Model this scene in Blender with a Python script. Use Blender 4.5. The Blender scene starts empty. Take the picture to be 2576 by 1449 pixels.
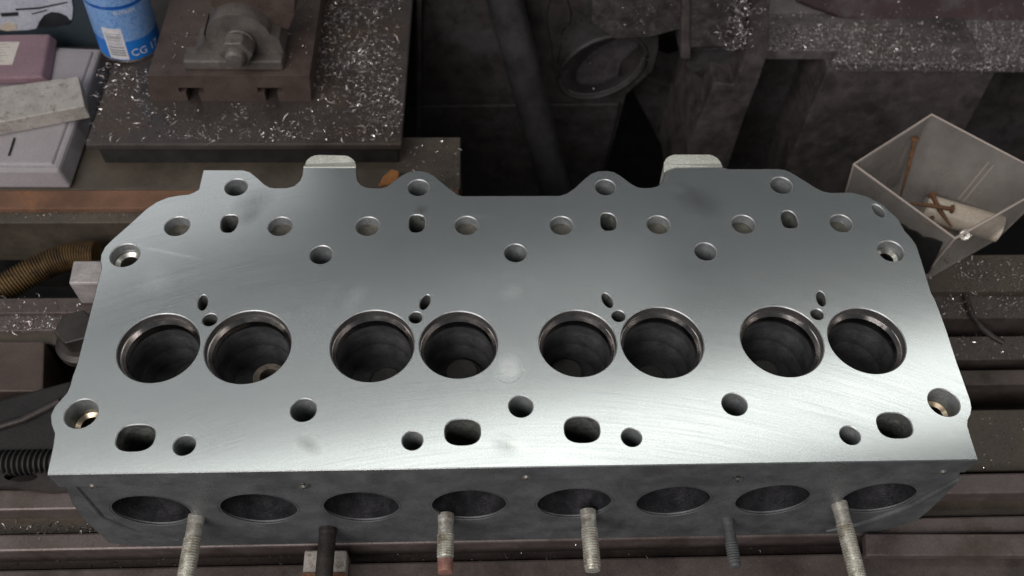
import bpy, math, random
from mathutils import Vector, Matrix, noise
from mathutils.geometry import tessellate_polygon
PI = math.pi
sc = bpy.context.scene
COL = sc.collection

# ------------------------------------------------------------------ camera
F, CX, CZ, PITCH, YAW, ROLL = 2251.75, -0.02057, 0.35859, 0.95216, -0.07222, 0.05142
CAM = Vector((CX, 0, CZ))
def basis():
    cp, sp = math.cos(PITCH), math.sin(PITCH)
    rz = Matrix.Rotation(YAW, 3, 'Z')
    fw, up, rt = rz @ Vector((0, cp, -sp)), rz @ Vector((0, sp, cp)), rz @ Vector((1, 0, 0))
    c, s = math.cos(ROLL), math.sin(ROLL)
    return c*rt + s*up, -s*rt + c*up, fw
RT, UP, FW = basis()
cd = bpy.data.cameras.new('camera'); cam = bpy.data.objects.new('camera', cd); COL.objects.link(cam)
m = Matrix((RT, UP, -FW)).transposed().to_4x4(); m.translation = CAM
cam.matrix_world = m
cd.sensor_width = 36; cd.lens = 36*F/2576; cd.clip_start = .01; cd.clip_end = 50
cd.dof.use_dof = True; cd.dof.focus_distance = .42; cd.dof.aperture_fstop = cd.lens/1000/.0025
sc.camera = cam
def ray(x, y): return FW + RT*((x-1288)/F) - UP*((y-724.5)/F)
def P(x, y, z):                       # where the sight line through a photo point meets the level z
    d = ray(x, y); return CAM + d*((z-CZ)/d.z)
def PY(x, y, Y):                      # ... and where it meets the upright plane at depth Y
    d = ray(x, y); return CAM + d*(Y/d.y)
K = 3264/2576
def PS(x, y, z=0): return P(x/K, y/K, z)

# ------------------------------------------------------------------ light
sc.view_settings.view_transform = 'Standard'; sc.view_settings.look = 'None'
sc.view_settings.exposure = 0; sc.view_settings.gamma = 1
w = bpy.data.worlds.new('World'); sc.world = w; w.use_nodes = True
wb = w.node_tree.nodes['Background']; wb.inputs[0].default_value = (.92, .95, 1, 1); wb.inputs[1].default_value = .082
def area(name, loc, sx, sy, power, col, target=None, rz=0):
    l = bpy.data.lights.new(name, 'AREA'); l.shape = 'RECTANGLE'; l.size = sx; l.size_y = sy; l.energy = power; l.color = col
    o = bpy.data.objects.new(name, l); COL.objects.link(o); o.location = loc
    if target: o.rotation_euler = (Vector(target)-Vector(loc)).to_track_quat('-Z', 'Y').to_euler()
    else: o.rotation_euler = (0, 0, rz)
    return o
area('workshop_tube_lamp', (.22, .735, 1.2), 2.5, .19, 2.9, (.985, 1, .965), rz=math.radians(10.5))
area('left_glow_fill', (-.35, .93, 1.22), 1.5, .3, .3, (.97, 1, 1), rz=math.radians(12))  # added fill, widens the glow on the left of the milled face
area('right_glow_fill', (.55, .95, 1.25), 1.5, .2, .08, (1, 1, .97), rz=math.radians(10.5))  # added weak fill, softens the glow on the right of the face
area('workshop_front_lamp', (-.8, -.95, 1.25), 1.8, .9, 34, (1, .94, .93), target=(-.05, .35, -.1))
area('workshop_left_lamp', (-1.0, 1.65, 1.3), 1.0, .7, 1.3, (.97, .98, 1), target=(-.15, .3, 0))
area('side_fill', (2.2, -.7, 1.1), .9, .5, 6, (1, .92, .92), target=(.2, .5, -.1))  # added fill from the right, brightens swarf and ledges

# ------------------------------------------------------------------ materials
class NT:
    def __init__(s, name):
        s.m = bpy.data.materials.new(name); s.m.use_nodes = True; s.t = s.m.node_tree
        s.b = s.t.nodes['Principled BSDF']; s.out = s.t.nodes['Material Output']
        s.tc = s.n('ShaderNodeTexCoord').outputs['Object']
    def n(s, k, **kw):
        o = s.t.nodes.new(k)
        for a, v in kw.items(): setattr(o, a, v)
        return o
    def l(s, a, b): s.t.links.new(a, b)
    def noise(s, scale, detail=4, rough=.6, vec=None, stretch=None):
        o = s.n('ShaderNodeTexNoise'); o.inputs['Scale'].default_value = scale; o.inputs['Detail'].default_value = detail; o.inputs['Roughness'].default_value = rough
        v = vec or s.tc
        if stretch:
            mp = s.n('ShaderNodeMapping'); mp.inputs['Scale'].default_value = stretch; s.l(v, mp.inputs[0]); v = mp.outputs[0]
        s.l(v, o.inputs['Vector']); return o.outputs['Fac']
    def ramp(s, f, a, b, lo=0, hi=1):
        o = s.n('ShaderNodeMapRange'); o.inputs[1].default_value = a; o.inputs[2].default_value = b; o.inputs[3].default_value = lo; o.inputs[4].default_value = hi
        s.l(f, o.inputs[0]); return o.outputs[0]
    def mix(s, f, a, b, mode='MIX'):
        o = s.n('ShaderNodeMix', data_type='RGBA', blend_type=mode)
        for i, v in ((0, f), (6, a), (7, b)):
            if hasattr(v, 'is_linked'): s.l(v, o.inputs[i])
            elif isinstance(v, (int, float)): o.inputs[i].default_value = v
            else: o.inputs[i].default_value = (*v, 1)
        return o.outputs[2]
    def math(s, op, a, b=0, c=0):
        o = s.n('ShaderNodeMath', operation=op)
        for i, v in enumerate((a, b, c)):
            if hasattr(v, 'is_linked'): s.l(v, o.inputs[i])
            else: o.inputs[i].default_value = v
        return o.outputs[0]
    def smear(s, p, q, wdt):          # mask that fades out from the segment p-q
        c = (p+q)/2; d = q-p
        mp = s.n('ShaderNodeMapping', vector_type='TEXTURE')
        mp.inputs['Location'].default_value = (c.x, c.y, 0); mp.inputs['Rotation'].default_value = (0, 0, math.atan2(d.y, d.x)); mp.inputs['Scale'].default_value = (d.length/2, wdt, 1)
        s.l(s.tc, mp.inputs[0])
        g = s.n('ShaderNodeTexGradient', gradient_type='SPHERICAL'); s.l(mp.outputs[0], g.inputs[0]); return g.outputs['Fac']
    def bump(s, h, strength, dist=.001):
        o = s.n('ShaderNodeBump'); o.inputs['Strength'].default_value = strength; o.inputs['Distance'].default_value = dist
        s.l(h, o.inputs['Height']); return o.outputs[0]
    def set(s, **kw):
        for k_, v in kw.items():
            i = s.b.inputs[k_.replace('_', ' ')]
            if hasattr(v, 'is_linked'): s.l(v, i)
            elif isinstance(v, tuple): i.default_value = (*v, 1)
            else: i.default_value = v

def surf(name, c1, c2, rough=.6, metal=0, scale=60, bump=.3, c3=None, s3=25, t3=.6, fine=900, rvar=.15, grain=.25):
    t = NT(name)
    a = t.noise(scale, 6, .65); c = t.mix(t.ramp(a, .35, .65), c1, c2)
    if c3: c = t.mix(t.ramp(t.noise(s3, 5, .7), t3-.06, t3+.08), c, c3)
    g = t.noise(fine, 2, .6)
    c = t.mix(grain, c, t.mix(t.ramp(g, .3, .7), (.25, .25, .25), (1.6, 1.6, 1.6)), 'MULTIPLY')
    t.set(Base_Color=c, Metallic=metal, Roughness=t.ramp(a, .3, .7, rough-rvar, rough+rvar), Normal=t.bump(t.math('ADD', t.math('MULTIPLY', a, .6), t.math('MULTIPLY', g, .4)), bump, .0012))
    return t.m

def face_material():
    t = NT('milled_aluminium')
    st = t.noise(1, 3, .6, stretch=(1500, 120, 1)); sp = t.noise(1300, 3, .6); big = t.noise(9, 5, .65)
    col = t.mix(t.ramp(big, .35, .7), (.70, .735, .73), (.78, .81, .80))
    col = t.mix(.16, col, t.mix(t.ramp(sp, .35, .65), (.4, .4, .4), (1.3, 1.3, 1.3)), 'MULTIPLY')
    sx = t.n('ShaderNodeSeparateXYZ'); t.l(t.tc, sx.inputs[0]); yy = t.math('ADD', sx.outputs[1], .22)
    rad = t.math('SQRT', t.math('ADD', t.math('MULTIPLY', sx.outputs[0], sx.outputs[0]), t.math('MULTIPLY', yy, yy)))
    cb = t.n('ShaderNodeCombineXYZ'); t.l(t.math('MULTIPLY', rad, 900), cb.inputs[0]); t.l(t.math('MULTIPLY', t.math('ARCTAN2', sx.outputs[0], yy), 7), cb.inputs[1])
    arc = t.noise(1, 4, .7, vec=cb.outputs[0]); patch = t.noise(22, 4, .6)
    col = t.mix(t.math('MULTIPLY', t.ramp(arc, .54, .72), t.ramp(patch, .45, .7, .04, .38)), col, (.62, .64, .64), 'MULTIPLY')
    col = t.mix(t.math('MULTIPLY', t.ramp(t.noise(60, 5, .7), .6, .75), .25), col, (1.3, 1.3, 1.28), 'MULTIPLY')
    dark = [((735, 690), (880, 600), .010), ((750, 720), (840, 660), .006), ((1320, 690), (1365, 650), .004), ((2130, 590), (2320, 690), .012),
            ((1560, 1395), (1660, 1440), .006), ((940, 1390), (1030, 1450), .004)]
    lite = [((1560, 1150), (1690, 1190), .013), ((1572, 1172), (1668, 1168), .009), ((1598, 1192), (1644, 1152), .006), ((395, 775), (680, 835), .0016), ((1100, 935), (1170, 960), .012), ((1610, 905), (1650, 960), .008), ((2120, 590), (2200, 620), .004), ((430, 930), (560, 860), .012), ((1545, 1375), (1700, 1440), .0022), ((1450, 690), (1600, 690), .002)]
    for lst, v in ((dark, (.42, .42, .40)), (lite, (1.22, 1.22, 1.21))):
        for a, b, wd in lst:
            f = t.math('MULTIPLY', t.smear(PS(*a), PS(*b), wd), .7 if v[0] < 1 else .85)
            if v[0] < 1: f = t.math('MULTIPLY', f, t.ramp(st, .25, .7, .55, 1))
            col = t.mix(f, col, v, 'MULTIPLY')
    nb = t.bump(t.math('ADD', st, t.math('MULTIPLY', sp, .6)), .05, .0004)
    t.set(Base_Color=col, Metallic=1.0, Roughness=t.ramp(sp, .3, .7, .34, .42), Normal=nb)
    g = t.n('ShaderNodeBsdfPrincipled'); t.l(col, g.inputs['Base Color']); g.inputs['Metallic'].default_value = 1
    t.l(t.ramp(arc, .3, .7, .145, .2), g.inputs['Roughness']); t.l(t.bump(st, .004, .0003), g.inputs['Normal'])
    mx = t.n('ShaderNodeMixShader'); mx.inputs[0].default_value = .76
    t.l(t.b.outputs[0], mx.inputs[1]); t.l(g.outputs[0], mx.inputs[2]); t.l(mx.outputs[0], t.out.inputs[0])
    return t.m

M = {}
M['face'] = face_material()
M['chamfer'] = surf('deburred_edge', (.4, .42, .42), (.5, .52, .52), .5, .7, 200, .05)
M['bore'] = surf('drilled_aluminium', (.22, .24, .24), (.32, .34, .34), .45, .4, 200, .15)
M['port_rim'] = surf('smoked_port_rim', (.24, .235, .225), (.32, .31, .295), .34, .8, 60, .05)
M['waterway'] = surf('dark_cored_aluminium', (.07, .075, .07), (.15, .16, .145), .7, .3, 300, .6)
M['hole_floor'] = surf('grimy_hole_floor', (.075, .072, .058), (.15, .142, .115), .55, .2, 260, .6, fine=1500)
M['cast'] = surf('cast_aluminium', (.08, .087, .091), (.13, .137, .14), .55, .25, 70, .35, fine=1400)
M['pad'] = surf('raw_cast_pad', (.62, .64, .56), (.74, .76, .68), .42, .35, 60, .1, fine=800)
M['plug'] = surf('dull_plug_metal', (.78, .81, .78), (.86, .88, .85), .4, 1, 50, .03, grain=.08)
M['seat'] = surf('seat_steel', (.38, .36, .345), (.5, .475, .455), .24, 1, 40, .03, c3=(.4, .31, .24), s3=45, t3=.6, grain=.1)
M['carbon'] = surf('sooty_port', (.042, .044, .046), (.075, .076, .08), .55, .1, 110, .5)
M['guide'] = surf('guide_iron', (.12, .105, .082), (.22, .19, .15), .5, .3, 200, .4)
M['sooty_guide'] = surf('sooty_guide', (.05, .05, .048), (.085, .082, .076), .6, .2, 200, .6)
M['brass'] = surf('dowel_ring_metal', (.66, .54, .38), (.74, .61, .44), .25, 1, 60, .02, grain=.05)
M['bright'] = surf('bright_steel', (.65, .63, .57), (.75, .73, .66), .3, 1, 60, .04, grain=.1)
M['zinc'] = surf('zinc_stud', (.7, .68, .58), (.88, .87, .78), .34, .7, 200, .2, c3=(.35, .3, .2), s3=120, t3=.6)
M['copper'] = surf('sealed_stud_tip', (.3, .16, .13), (.42, .22, .17), .5, .4, 300, .3)
M['dark_steel'] = surf('dark_oily_steel', (.028, .024, .022), (.06, .052, .048), .5, .35, 60, .3)
M['black'] = surf('plain_black', (.008, .008, .008), (.02, .019, .018), .7, 0, 50, .5)  # plain black, shared by iron parts, slots and deep gaps
M['plate'] = surf('oily_table_plate', (.05, .042, .038), (.078, .066, .06), .48, .3, 35, .15, c3=(.085, .06, .042), s3=12, t3=.6)
M['bed'] = surf('worn_bed_steel', (.07, .056, .05), (.12, .098, .088), .5, .3, 45, .25, c3=(.05, .04, .03), s3=20, t3=.6)
M['bed_pink'] = surf('worn_slideway', (.11, .088, .081), (.16, .132, .124), .42, .35, 60, .2, c3=(.09, .07, .055), s3=26, t3=.58)
M['rust'] = surf('rusty_strip', (.115, .058, .034), (.19, .1, .06), .75, 0, 35, .4, c3=(.26, .115, .045), s3=30, t3=.62)
M['oil'] = surf('brown_oily_ledge', (.07, .058, .045), (.11, .092, .07), .45, .2, 40, .3)
M['block'] = surf('brown_block', (.075, .055, .047), (.11, .082, .07), .5, .3, 50, .2)
M['bracket'] = surf('grey_cast_bracket', (.1, .09, .083), (.16, .145, .132), .5, .4, 70, .35, c3=(.2, .18, .16), s3=40, t3=.62)
M['case'] = surf('grey_plastic', (.27, .25, .26), (.33, .31, .325), .55, 0, 25, .12, fine=1600)
M['case_front'] = M['case']
M['bar'] = surf('ground_steel_bar', (.36, .34, .31), (.5, .47, .43), .5, .35, 90, .25, c3=(.24, .2, .16), s3=150, t3=.6)
M['mauve'] = surf('mauve_plastic', (.2, .125, .15), (.25, .16, .185), .35, 0, 30, .1)
M['paper'] = surf('label_paper', (.5, .46, .42), (.6, .56, .5), .8, 0, 60, .1)
M['teal'] = surf('dark_teal_card', (.018, .03, .038), (.03, .045, .055), .6, 0, 20, .1)
M['print_white'] = surf('printed_pale_grey', (.38, .4, .46), (.5, .52, .58), .6, 0, 60, .05)
M['print_black'] = surf('printed_black', (.012, .013, .016), (.02, .02, .024), .6, 0, 60, .05)
M['print_lamp'] = surf('printed_cream', (.5, .42, .32), (.55, .48, .4), .6, 0, 60, .05)
M['white'] = surf('printed_white', (.62, .62, .64), (.7, .7, .72), .5, 0, 80, .05)
M['blue'] = surf('can_blue', (.01, .15, .55), (.015, .19, .62), .35, .1, 30, .03, grain=.1)
M['deep_blue'] = surf('can_deep_blue', (.008, .09, .38), (.01, .11, .43), .35, .1, 30, .03, grain=.1)
M['hose'] = surf('rusty_hose', (.105, .066, .026), (.2, .13, .055), .5, .35, 60, .3, c3=(.06, .04, .025), s3=40, t3=.55)
M['pale_block'] = surf('pale_machined_block', (.36, .33, .32), (.5, .47, .46), .5, .4, 120, .5)
M['wall'] = surf('grimy_casting', (.024, .021, .02), (.05, .044, .042), .6, .1, 60, .8, c3=(.06, .056, .06), s3=16, t3=.56, grain=.5)
M['wall2'] = surf('swarf_dusted_casting', (.046, .04, .041), (.09, .079, .081), .5, .2, 90, .9, c3=(.13, .115, .112), s3=160, t3=.6, grain=.5)
M['rib'] = surf('taupe_casting', (.066, .058, .055), (.108, .095, .091), .6, .1, 90, .6, c3=(.04, .035, .033), s3=22, t3=.56, grain=.45)
M['dust'] = surf('metal_dust', (.10, .09, .09), (.17, .152, .153), .55, .25, 120, .8, fine=700)
M['red'] = surf('dull_red_paint', (.028, .015, .016), (.042, .018, .02), .5, 0, 25, .2, c3=(.06, .05, .053), s3=30, t3=.55)
M['recess'] = surf('recess_casting', (.085, .076, .082), (.13, .115, .125), .5, .2, 90, .7, grain=.45)
M['pipe'] = surf('dark_pipe', (.03, .029, .03), (.05, .048, .05), .45, .25, 40, .2)
M['cream'] = surf('cream_plastic', (.55, .48, .38), (.64, .57, .46), .5, 0, 40, .1)
M['nail'] = surf('rusty_nail', (.12, .06, .03), (.2, .1, .05), .7, .2, 200, .4)
M['orange'] = surf('orange_rust', (.3, .13, .04), (.42, .19, .06), .8, 0, 120, .6)
M['concrete'] = surf('dark_floor', (.02, .02, .02), (.03, .03, .03), .9, 0, 10, .2)
def swarf_mat(name, c, r):
    t = NT(name); t.set(Base_Color=c, Metallic=1.0, Roughness=r); return t.m
M['swarf'] = swarf_mat('bright_swarf', (.74, .72, .70), .28)
M['swarf_dull'] = swarf_mat('dull_swarf', (.46, .42, .41), .45)
def clear(nm='cloudy_plastic', lo=.36, hi=.62):
    t = NT(nm); c = t.mix(t.ramp(t.noise(40, 5), .35, .7), (.27, .25, .225), (.38, .36, .33))
    t.set(Base_Color=c, Roughness=.35)
    tr = t.n('ShaderNodeBsdfTransparent'); mx = t.n('ShaderNodeMixShader')
    t.l(t.ramp(t.noise(28, 6, .7), .3, .75, lo, hi), mx.inputs[0]); t.l(tr.outputs[0], mx.inputs[1]); t.l(t.b.outputs[0], mx.inputs[2]); t.l(mx.outputs[0], t.out.inputs[0])
    return t.m
M['clear'] = clear(); M['clear_thin'] = clear('thin_cloudy_plastic', .15, .4)
def rim_m():
    t = NT('cloudy_plastic_edge'); t.set(Base_Color=(.5, .43, .38), Roughness=.3, Alpha=.75); return t.m
M['clear_edge'] = rim_m()
def can_print():                      # pale blue label with rows of unreadable fine print
    t = NT('can_label_print')
    sx = t.n('ShaderNodeSeparateXYZ'); t.l(t.tc, sx.inputs[0])
    rows = t.math('SINE', t.math('MULTIPLY', sx.outputs[2], 4600)); wd = t.noise(1, 2, .5, stretch=(900, 900, 700))
    f = t.math('MULTIPLY', t.ramp(rows, .0, .5), t.ramp(wd, .42, .5))
    c = t.mix(f, t.mix(t.ramp(t.noise(40), .4, .6), (.1, .27, .6), (.13, .32, .66)), (.38, .52, .75))
    t.set(Base_Color=c, Roughness=.35, Metallic=.1); return t.m
M['can_print'] = can_print()

# ------------------------------------------------------------------ mesh helpers
class MB:
    def __init__(s): s.v = []; s.f = []; s.mi = []; s.sm = []
    def add(s, vs, fs, mi=0, smooth=False):
        o = len(s.v); s.v += [tuple(v) for v in vs]
        for f in fs: s.f.append(tuple(i+o for i in f)); s.mi.append(mi); s.sm.append(smooth)
    def hexa(s, c, mi=0):             # corners: 4 bottom then 4 top, both counter-clockwise from above
        s.add(c, [(3, 2, 1, 0), (4, 5, 6, 7), (0, 1, 5, 4), (1, 2, 6, 5), (2, 3, 7, 6), (3, 0, 4, 7)], mi)
    def box(s, x0, x1, y0, y1, z0, z1, mi=0):
        s.hexa([(x0, y0, z0), (x1, y0, z0), (x1, y1, z0), (x0, y1, z0), (x0, y0, z1), (x1, y0, z1), (x1, y1, z1), (x0, y1, z1)], mi)
    def prism(s, pts, off, mi=0, holes=()):   # planar polygon swept by a vector
        off = Vector(off); pts = [Vector(p) for p in pts]; n = len(pts)
        t = tessellate_polygon([pts]); a = pts + [p+off for p in pts]
        nrm = Vector((0, 0, 0))
        for i in range(n): nrm += pts[i].cross(pts[(i+1) % n])
        flip = nrm.dot(off) > 0
        fs = []
        for q in t:
            q = tuple(q)
            qn = (pts[q[1]]-pts[q[0]]).cross(pts[q[2]]-pts[q[0]])
            if (qn.dot(off) > 0): q = q[::-1]
            fs.append(q); fs.append(tuple(i+n for i in q[::-1]))
        for i in range(n):
            j = (i+1) % n
            fs.append((i, i+n, j+n, j) if not flip else (i, j, j+n, i+n))
        if flip: fs = fs
        s.add(a, fs, mi)
    def lathe(s, prof, n=32, mat=None, mi=0, smooth=True, cap0=False, cap1=False, mis=None):
        # separate verts per band so each band shades on its own
        mat = mat or Matrix()
        for k in range(len(prof)-1):
            vs = []
            for r, z in prof[k:k+2]:
                vs += [mat @ Vector((r*math.cos(2*PI*i/n), r*math.sin(2*PI*i/n), z)) for i in range(n)]
            s.add(vs, [(i, (i+1) % n, n+(i+1) % n, n+i) for i in range(n)], mis[k] if mis else mi, smooth)
        for flag, (r, z), rev in ((cap0, prof[0], True), (cap1, prof[-1], False)):
            if flag:
                vs = [mat @ Vector((r*math.cos(2*PI*i/n), r*math.sin(2*PI*i/n), z)) for i in range(n)]
                s.add(vs, [tuple(range(n))[::-1] if rev else tuple(range(n))], mi)
    def tube(s, path, rad, n=14, mi=0, smooth=True, caps=True):
        path = [Vector(p) for p in path]; rings = []
        rr = rad if isinstance(rad, (list, tuple)) else [rad]*len(path)
        up = Vector((0, 0, 1))
        for i, p in enumerate(path):
            d = (path[min(i+1, len(path)-1)]-path[max(i-1, 0)]).normalized()
            a = d.cross(up)
            if a.length < .05: a = d.cross(Vector((1, 0, 0)))
            a.normalize(); b = a.cross(d)
            rings.append([p+rr[i]*(math.cos(2*PI*k/n)*a+math.sin(2*PI*k/n)*b) for k in range(n)])
        s.add([v for r in rings for v in r], [(i*n+k, i*n+(k+1) % n, (i+1)*n+(k+1) % n, (i+1)*n+k) for i in range(len(path)-1) for k in range(n)], mi, smooth)
        if caps:
            s.add(rings[0], [tuple(range(n))[::-1]], mi); s.add(rings[-1], [tuple(range(n))], mi)

def obj(name, mb, mats, parent=None, bevel=0, origin=None):
    me = bpy.data.meshes.new(name)
    o0 = Vector(origin) if origin else Vector((0, 0, 0))
    me.from_pydata([tuple(Vector(v)-o0) for v in mb.v], [], mb.f)
    for x in (mats if isinstance(mats, list) else [mats]): me.materials.append(M[x])
    me.polygons.foreach_set('material_index', mb.mi); me.polygons.foreach_set('use_smooth', mb.sm)
    me.update()
    o = bpy.data.objects.new(name, me); COL.objects.link(o); o.location = o0
    if parent: o.parent = parent
    if bevel:
        b = o.modifiers.new('bevel', 'BEVEL'); b.width = bevel; b.segments = 2; b.limit_method = 'ANGLE'; b.angle_limit = math.radians(40)
    return o
def empty(name, loc=(0, 0, 0)):
    o = bpy.data.objects.new(name, None); COL.objects.link(o); o.empty_display_size = .01; return o
def tag(o, label=None, cat=None, group=None, kind=None):
    for k_, v in (('label', label), ('category', cat), ('group', group), ('kind', kind)):
        if v: o[k_] = v
    return o
def circ(c, r, n=40, ry=None, rot=0):
    ry = ry or r; out = []
    for i in range(n):
        a = 2*PI*i/n; x, y = r*math.cos(a), ry*math.sin(a)
        out.append(Vector((c[0]+x*math.cos(rot)-y*math.sin(rot), c[1]+x*math.sin(rot)+y*math.cos(rot), 0)))
    return out
def squash(c, hw, hh, r, n=48, wob=0, seed=0):    # an oval slot with flattened sides
    rnd = random.Random(seed); out = []
    for i in range(n):
        a = 2*PI*i/n; ca, sa = math.cos(a), math.sin(a); e = 2/2.6
        f = 1+wob*math.sin(a*3+seed)+wob*rnd.uniform(-.5, .5)
        out.append(Vector((c[0]+f*hw*math.copysign(abs(ca)**e, ca), c[1]+f*hh*math.copysign(abs(sa)**e, sa), 0)))
    return out

# ================================================================== THE CYLINDER HEAD
head = tag(empty('cylinder_head'), 'freshly milled aluminium four cylinder engine head lying gasket face up on the machine bed', 'cylinder head')
OUT = [(151.2, 1513.7), (151, 1498), (166.8, 1426.7), (173, 1383), (162, 1352), (160, 1324), (173, 1296), (196, 1270), (213, 1251), (222.7, 1228), (229.8, 1200), (244.4, 1160), (285.8, 999), (312.8, 891), (323, 854), (319, 833), (321, 812), (334, 786), (359, 761), (408.7, 717.6), (464.6, 666.3), (498.8, 643), (536, 628), (570, 622), (601, 619), (616.8, 612.6), (633, 603.6), (638.5, 579.4), (647, 543.7), (651, 541), (775, 541.5), (797, 547.7), (821.7, 567), (843.5, 587), (859, 595.8), (874.5, 598.6), (915, 598), (936.6, 591.8), (953.7, 577.8), (963, 559), (967.7, 531),
       (1135, 531), (1136.6, 554.5), (1140.4, 576.3), (1151, 588.7), (1166.8, 596.5), (1187, 599), (1215, 599), (1233.5, 593.4), (1274, 562.3), (1298.8, 548.3), (1323.6, 543.7), (1345.3, 544.3), (1367, 549.9), (1385.7, 560.7), (1426, 595), (1457, 618), (1472.7, 623.8), (1783, 622.9), (1805, 616.6), (1829.8, 599.6), (1862, 570), (1883.9, 553), (1905.6, 544.6), (1936.6, 543.7), (1958.4, 547.7), (1980, 560.7), (2011, 584), (2029.8, 595), (2048.4, 598), (2076.4, 597.4), (2095, 592.4), (2107.5, 584), (2114.3, 567),
       (2117, 553), (2129, 542), (2151, 534.5), (2303, 532.5), (2321.7, 538), (2483, 537.5), (2502.5, 540.6), (2524, 550), (2561.5, 573), (2598.8, 596.5), (2623.6, 609), (2645, 613.5), (2670, 613), (2712, 612), (2765, 625), (2815, 652), (2862.7, 697.4), (2884.5, 734.7), (2909, 762.6), (2921.7, 781), (2940.4, 837), (2968.3, 930), (2982.4, 957.7), (2999, 999), (3019.7, 1057), (3052.8, 1160), (3067.7, 1200), (3083, 1243.5), (3094, 1274.5), (3098.8, 1299.4), (3095.7, 1321), (3087, 1339.8), (3085.7, 1358.4), (3095.7, 1392.5), (3111, 1439), (3118, 1461), (3117, 1466)]
outl = [PS(*p) for p in OUT]
yf = .5*(outl[0].y+outl[-1].y); outl[0].y = yf; outl[-1].y = yf
outl = outl[::-1]                    # counter-clockwise seen from above
def cr(pts, it=1):
    return pts
holes = []                           # (loop, depth, wall material, floor material, taper)
def cen(x, y): v = PS(x, y); return (v.x, v.y)
def halfw(x, y, w): return (PS(x+w/2, y)-PS(x-w/2, y)).length/2
for (x, y, wd) in [(259, 1318, 106), (967.4, 1306.5, 83), (1660.2, 1294.7, 78), (2341.3, 1288.5, 80), (3008.7, 1282.3, 99), (398.4, 813, 94), (1023.6, 811.7, 73.6), (1642.9, 806, 72), (2248.8, 801.4, 70), (2839.4, 800, 82)]:
    holes.append((circ(cen(x, y), halfw(x, y, wd)*.985), .07, 1, 2, .97))
BOLT_ENDS = [(259, 1318, 106, 'brass'), (3008.7, 1282.3, 99, 'brass'), (398.4, 813, 94, 'bright'), (2839.4, 800, 82, 'bright')]
for (x, y, wd) in [(564.6, 720.7, 80), (893, 721, 78), (1172, 720.7, 77), (1487.3, 718.5, 76), (1790, 718.5, 75), (2098.8, 716, 74), (2370, 714.5, 75), (2681, 711.4, 71)]:
    holes.append((circ(cen(x, y), halfw(x, y, wd)*.98), .0055, 1, 3, .94))
for (x, y, wd) in [(752.5, 596.5, 71), (1333.5, 598, 67), (1929.5, 596.5, 64.5), (2490.4, 590.2, 68)]:
    holes.append((circ(cen(x, y), halfw(x, y, wd)), .02, 1, 2, .97))
for k_, (x, y) in enumerate([(730.5, 711.5), (1328.3, 711.4), (1938.8, 706.7), (2515.8, 699.6)]):
    holes.append((squash(cen(x, y), .0042, .0058, .0057, wob=.035, seed=k_), .035, 2, 2, .9))
for (x, y, wd) in [(432.3, 1395, 121), (1474.5, 1376.4, 113), (1855.3, 1368.6, 112), (2851.9, 1355.3, 109)]:
    h_ = halfw(x, y, wd); holes.append((squash(cen(x, y), h_, .0063, h_*1.0), .035, 2, 2, .96))
for (x, y, wd) in [(587.6, 1419, 71), (1314.6, 1404, 67), (2013, 1393.5, 65), (2709.6, 1387.3, 65)]:
    holes.append((circ(cen(x, y), halfw(x, y, wd)*.98), .03, 1, 2, .97))
for (x, y, sgn) in [(646.3, 964, .1), (1354.8, 962.6, -.3), (1935.7, 956.8, .3), (2617.7, 951.6, -.1)]:
    holes.append((circ(cen(x, y), .0023, 24, .0045, rot=sgn), .02, 2, 2, .9))
for (x, y, wd) in [(668.7, 1018.8, 47), (1325, 1011.5, 43), (1971.5, 1007, 42.5), (2604.8, 1001.4, 40.5)]:
    holes.append((circ(cen(x, y), halfw(x, y, wd), 24), .02, 2, 2, .97))
holes.append((circ(cen(2800.6, 671), .0026, 28, .0046, rot=.35), .012, 1, 3, .95))
PORTS = [(-.16697, .22246, .0187), (-.12606, .22256, .0199), (-.06848, .22244, .0196), (-.02823, .2226, .0184), (.02805, .22265, .0184), (.06824, .2227, .0197), (.12585, .2227, .0198), (.16694, .22254, .0185)]
for (x, y, r) in PORTS: holes.append((circ((x, y), r, 64), None, 1, 2, 1))

CH = .00042
deck = MB()
def inset(loop, d):
    n = len(loop); out = []
    for i in range(n):
        e = (loop[(i+1) % n]-loop[i-1]); nn = Vector((e.y, -e.x, 0)).normalized(); out.append(loop[i]-nn*d)
    return out
top = [inset(outl, CH)]
for h in holes:
    c = sum(h[0], Vector())/len(h[0]); top.append([c+(v-c)*(1+CH/(v-c).length) for v in h[0]])
flat = [v for lp in top for v in lp]
deck.add(flat, [tuple(q)[::-1] if (flat[q[1]]-flat[q[0]]).cross(flat[q[2]]-flat[q[0]]).z < 0 else tuple(q) for q in tessellate_polygon(top)], 0)
def band(a, b, mi, smooth=False, close=True):
    n = len(a); deck.add(list(a)+list(b), [(i, (i+1) % n, n+(i+1) % n, n+i) for i in range(n)], mi, smooth)
Z = lambda lp, z: [Vector((v.x, v.y, z)) for v in lp]
band(top[0], Z(outl, -CH), 0); band(Z(outl, -CH), Z(outl, -.013), 4); band(Z(outl, -.013), Z(inset(outl, .003), -.0145), 4)
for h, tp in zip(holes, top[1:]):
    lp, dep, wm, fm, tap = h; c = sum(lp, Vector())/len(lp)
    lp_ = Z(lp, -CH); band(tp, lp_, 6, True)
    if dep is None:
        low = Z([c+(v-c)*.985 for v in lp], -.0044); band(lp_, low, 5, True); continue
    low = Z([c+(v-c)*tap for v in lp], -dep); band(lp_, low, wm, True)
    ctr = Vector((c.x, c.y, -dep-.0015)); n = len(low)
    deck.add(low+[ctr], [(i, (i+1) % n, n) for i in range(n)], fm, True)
obj('gasket_face', deck, ['face', 'bore', 'waterway', 'hole_floor', 'cast', 'port_rim', 'chamfer'], head)

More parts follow.
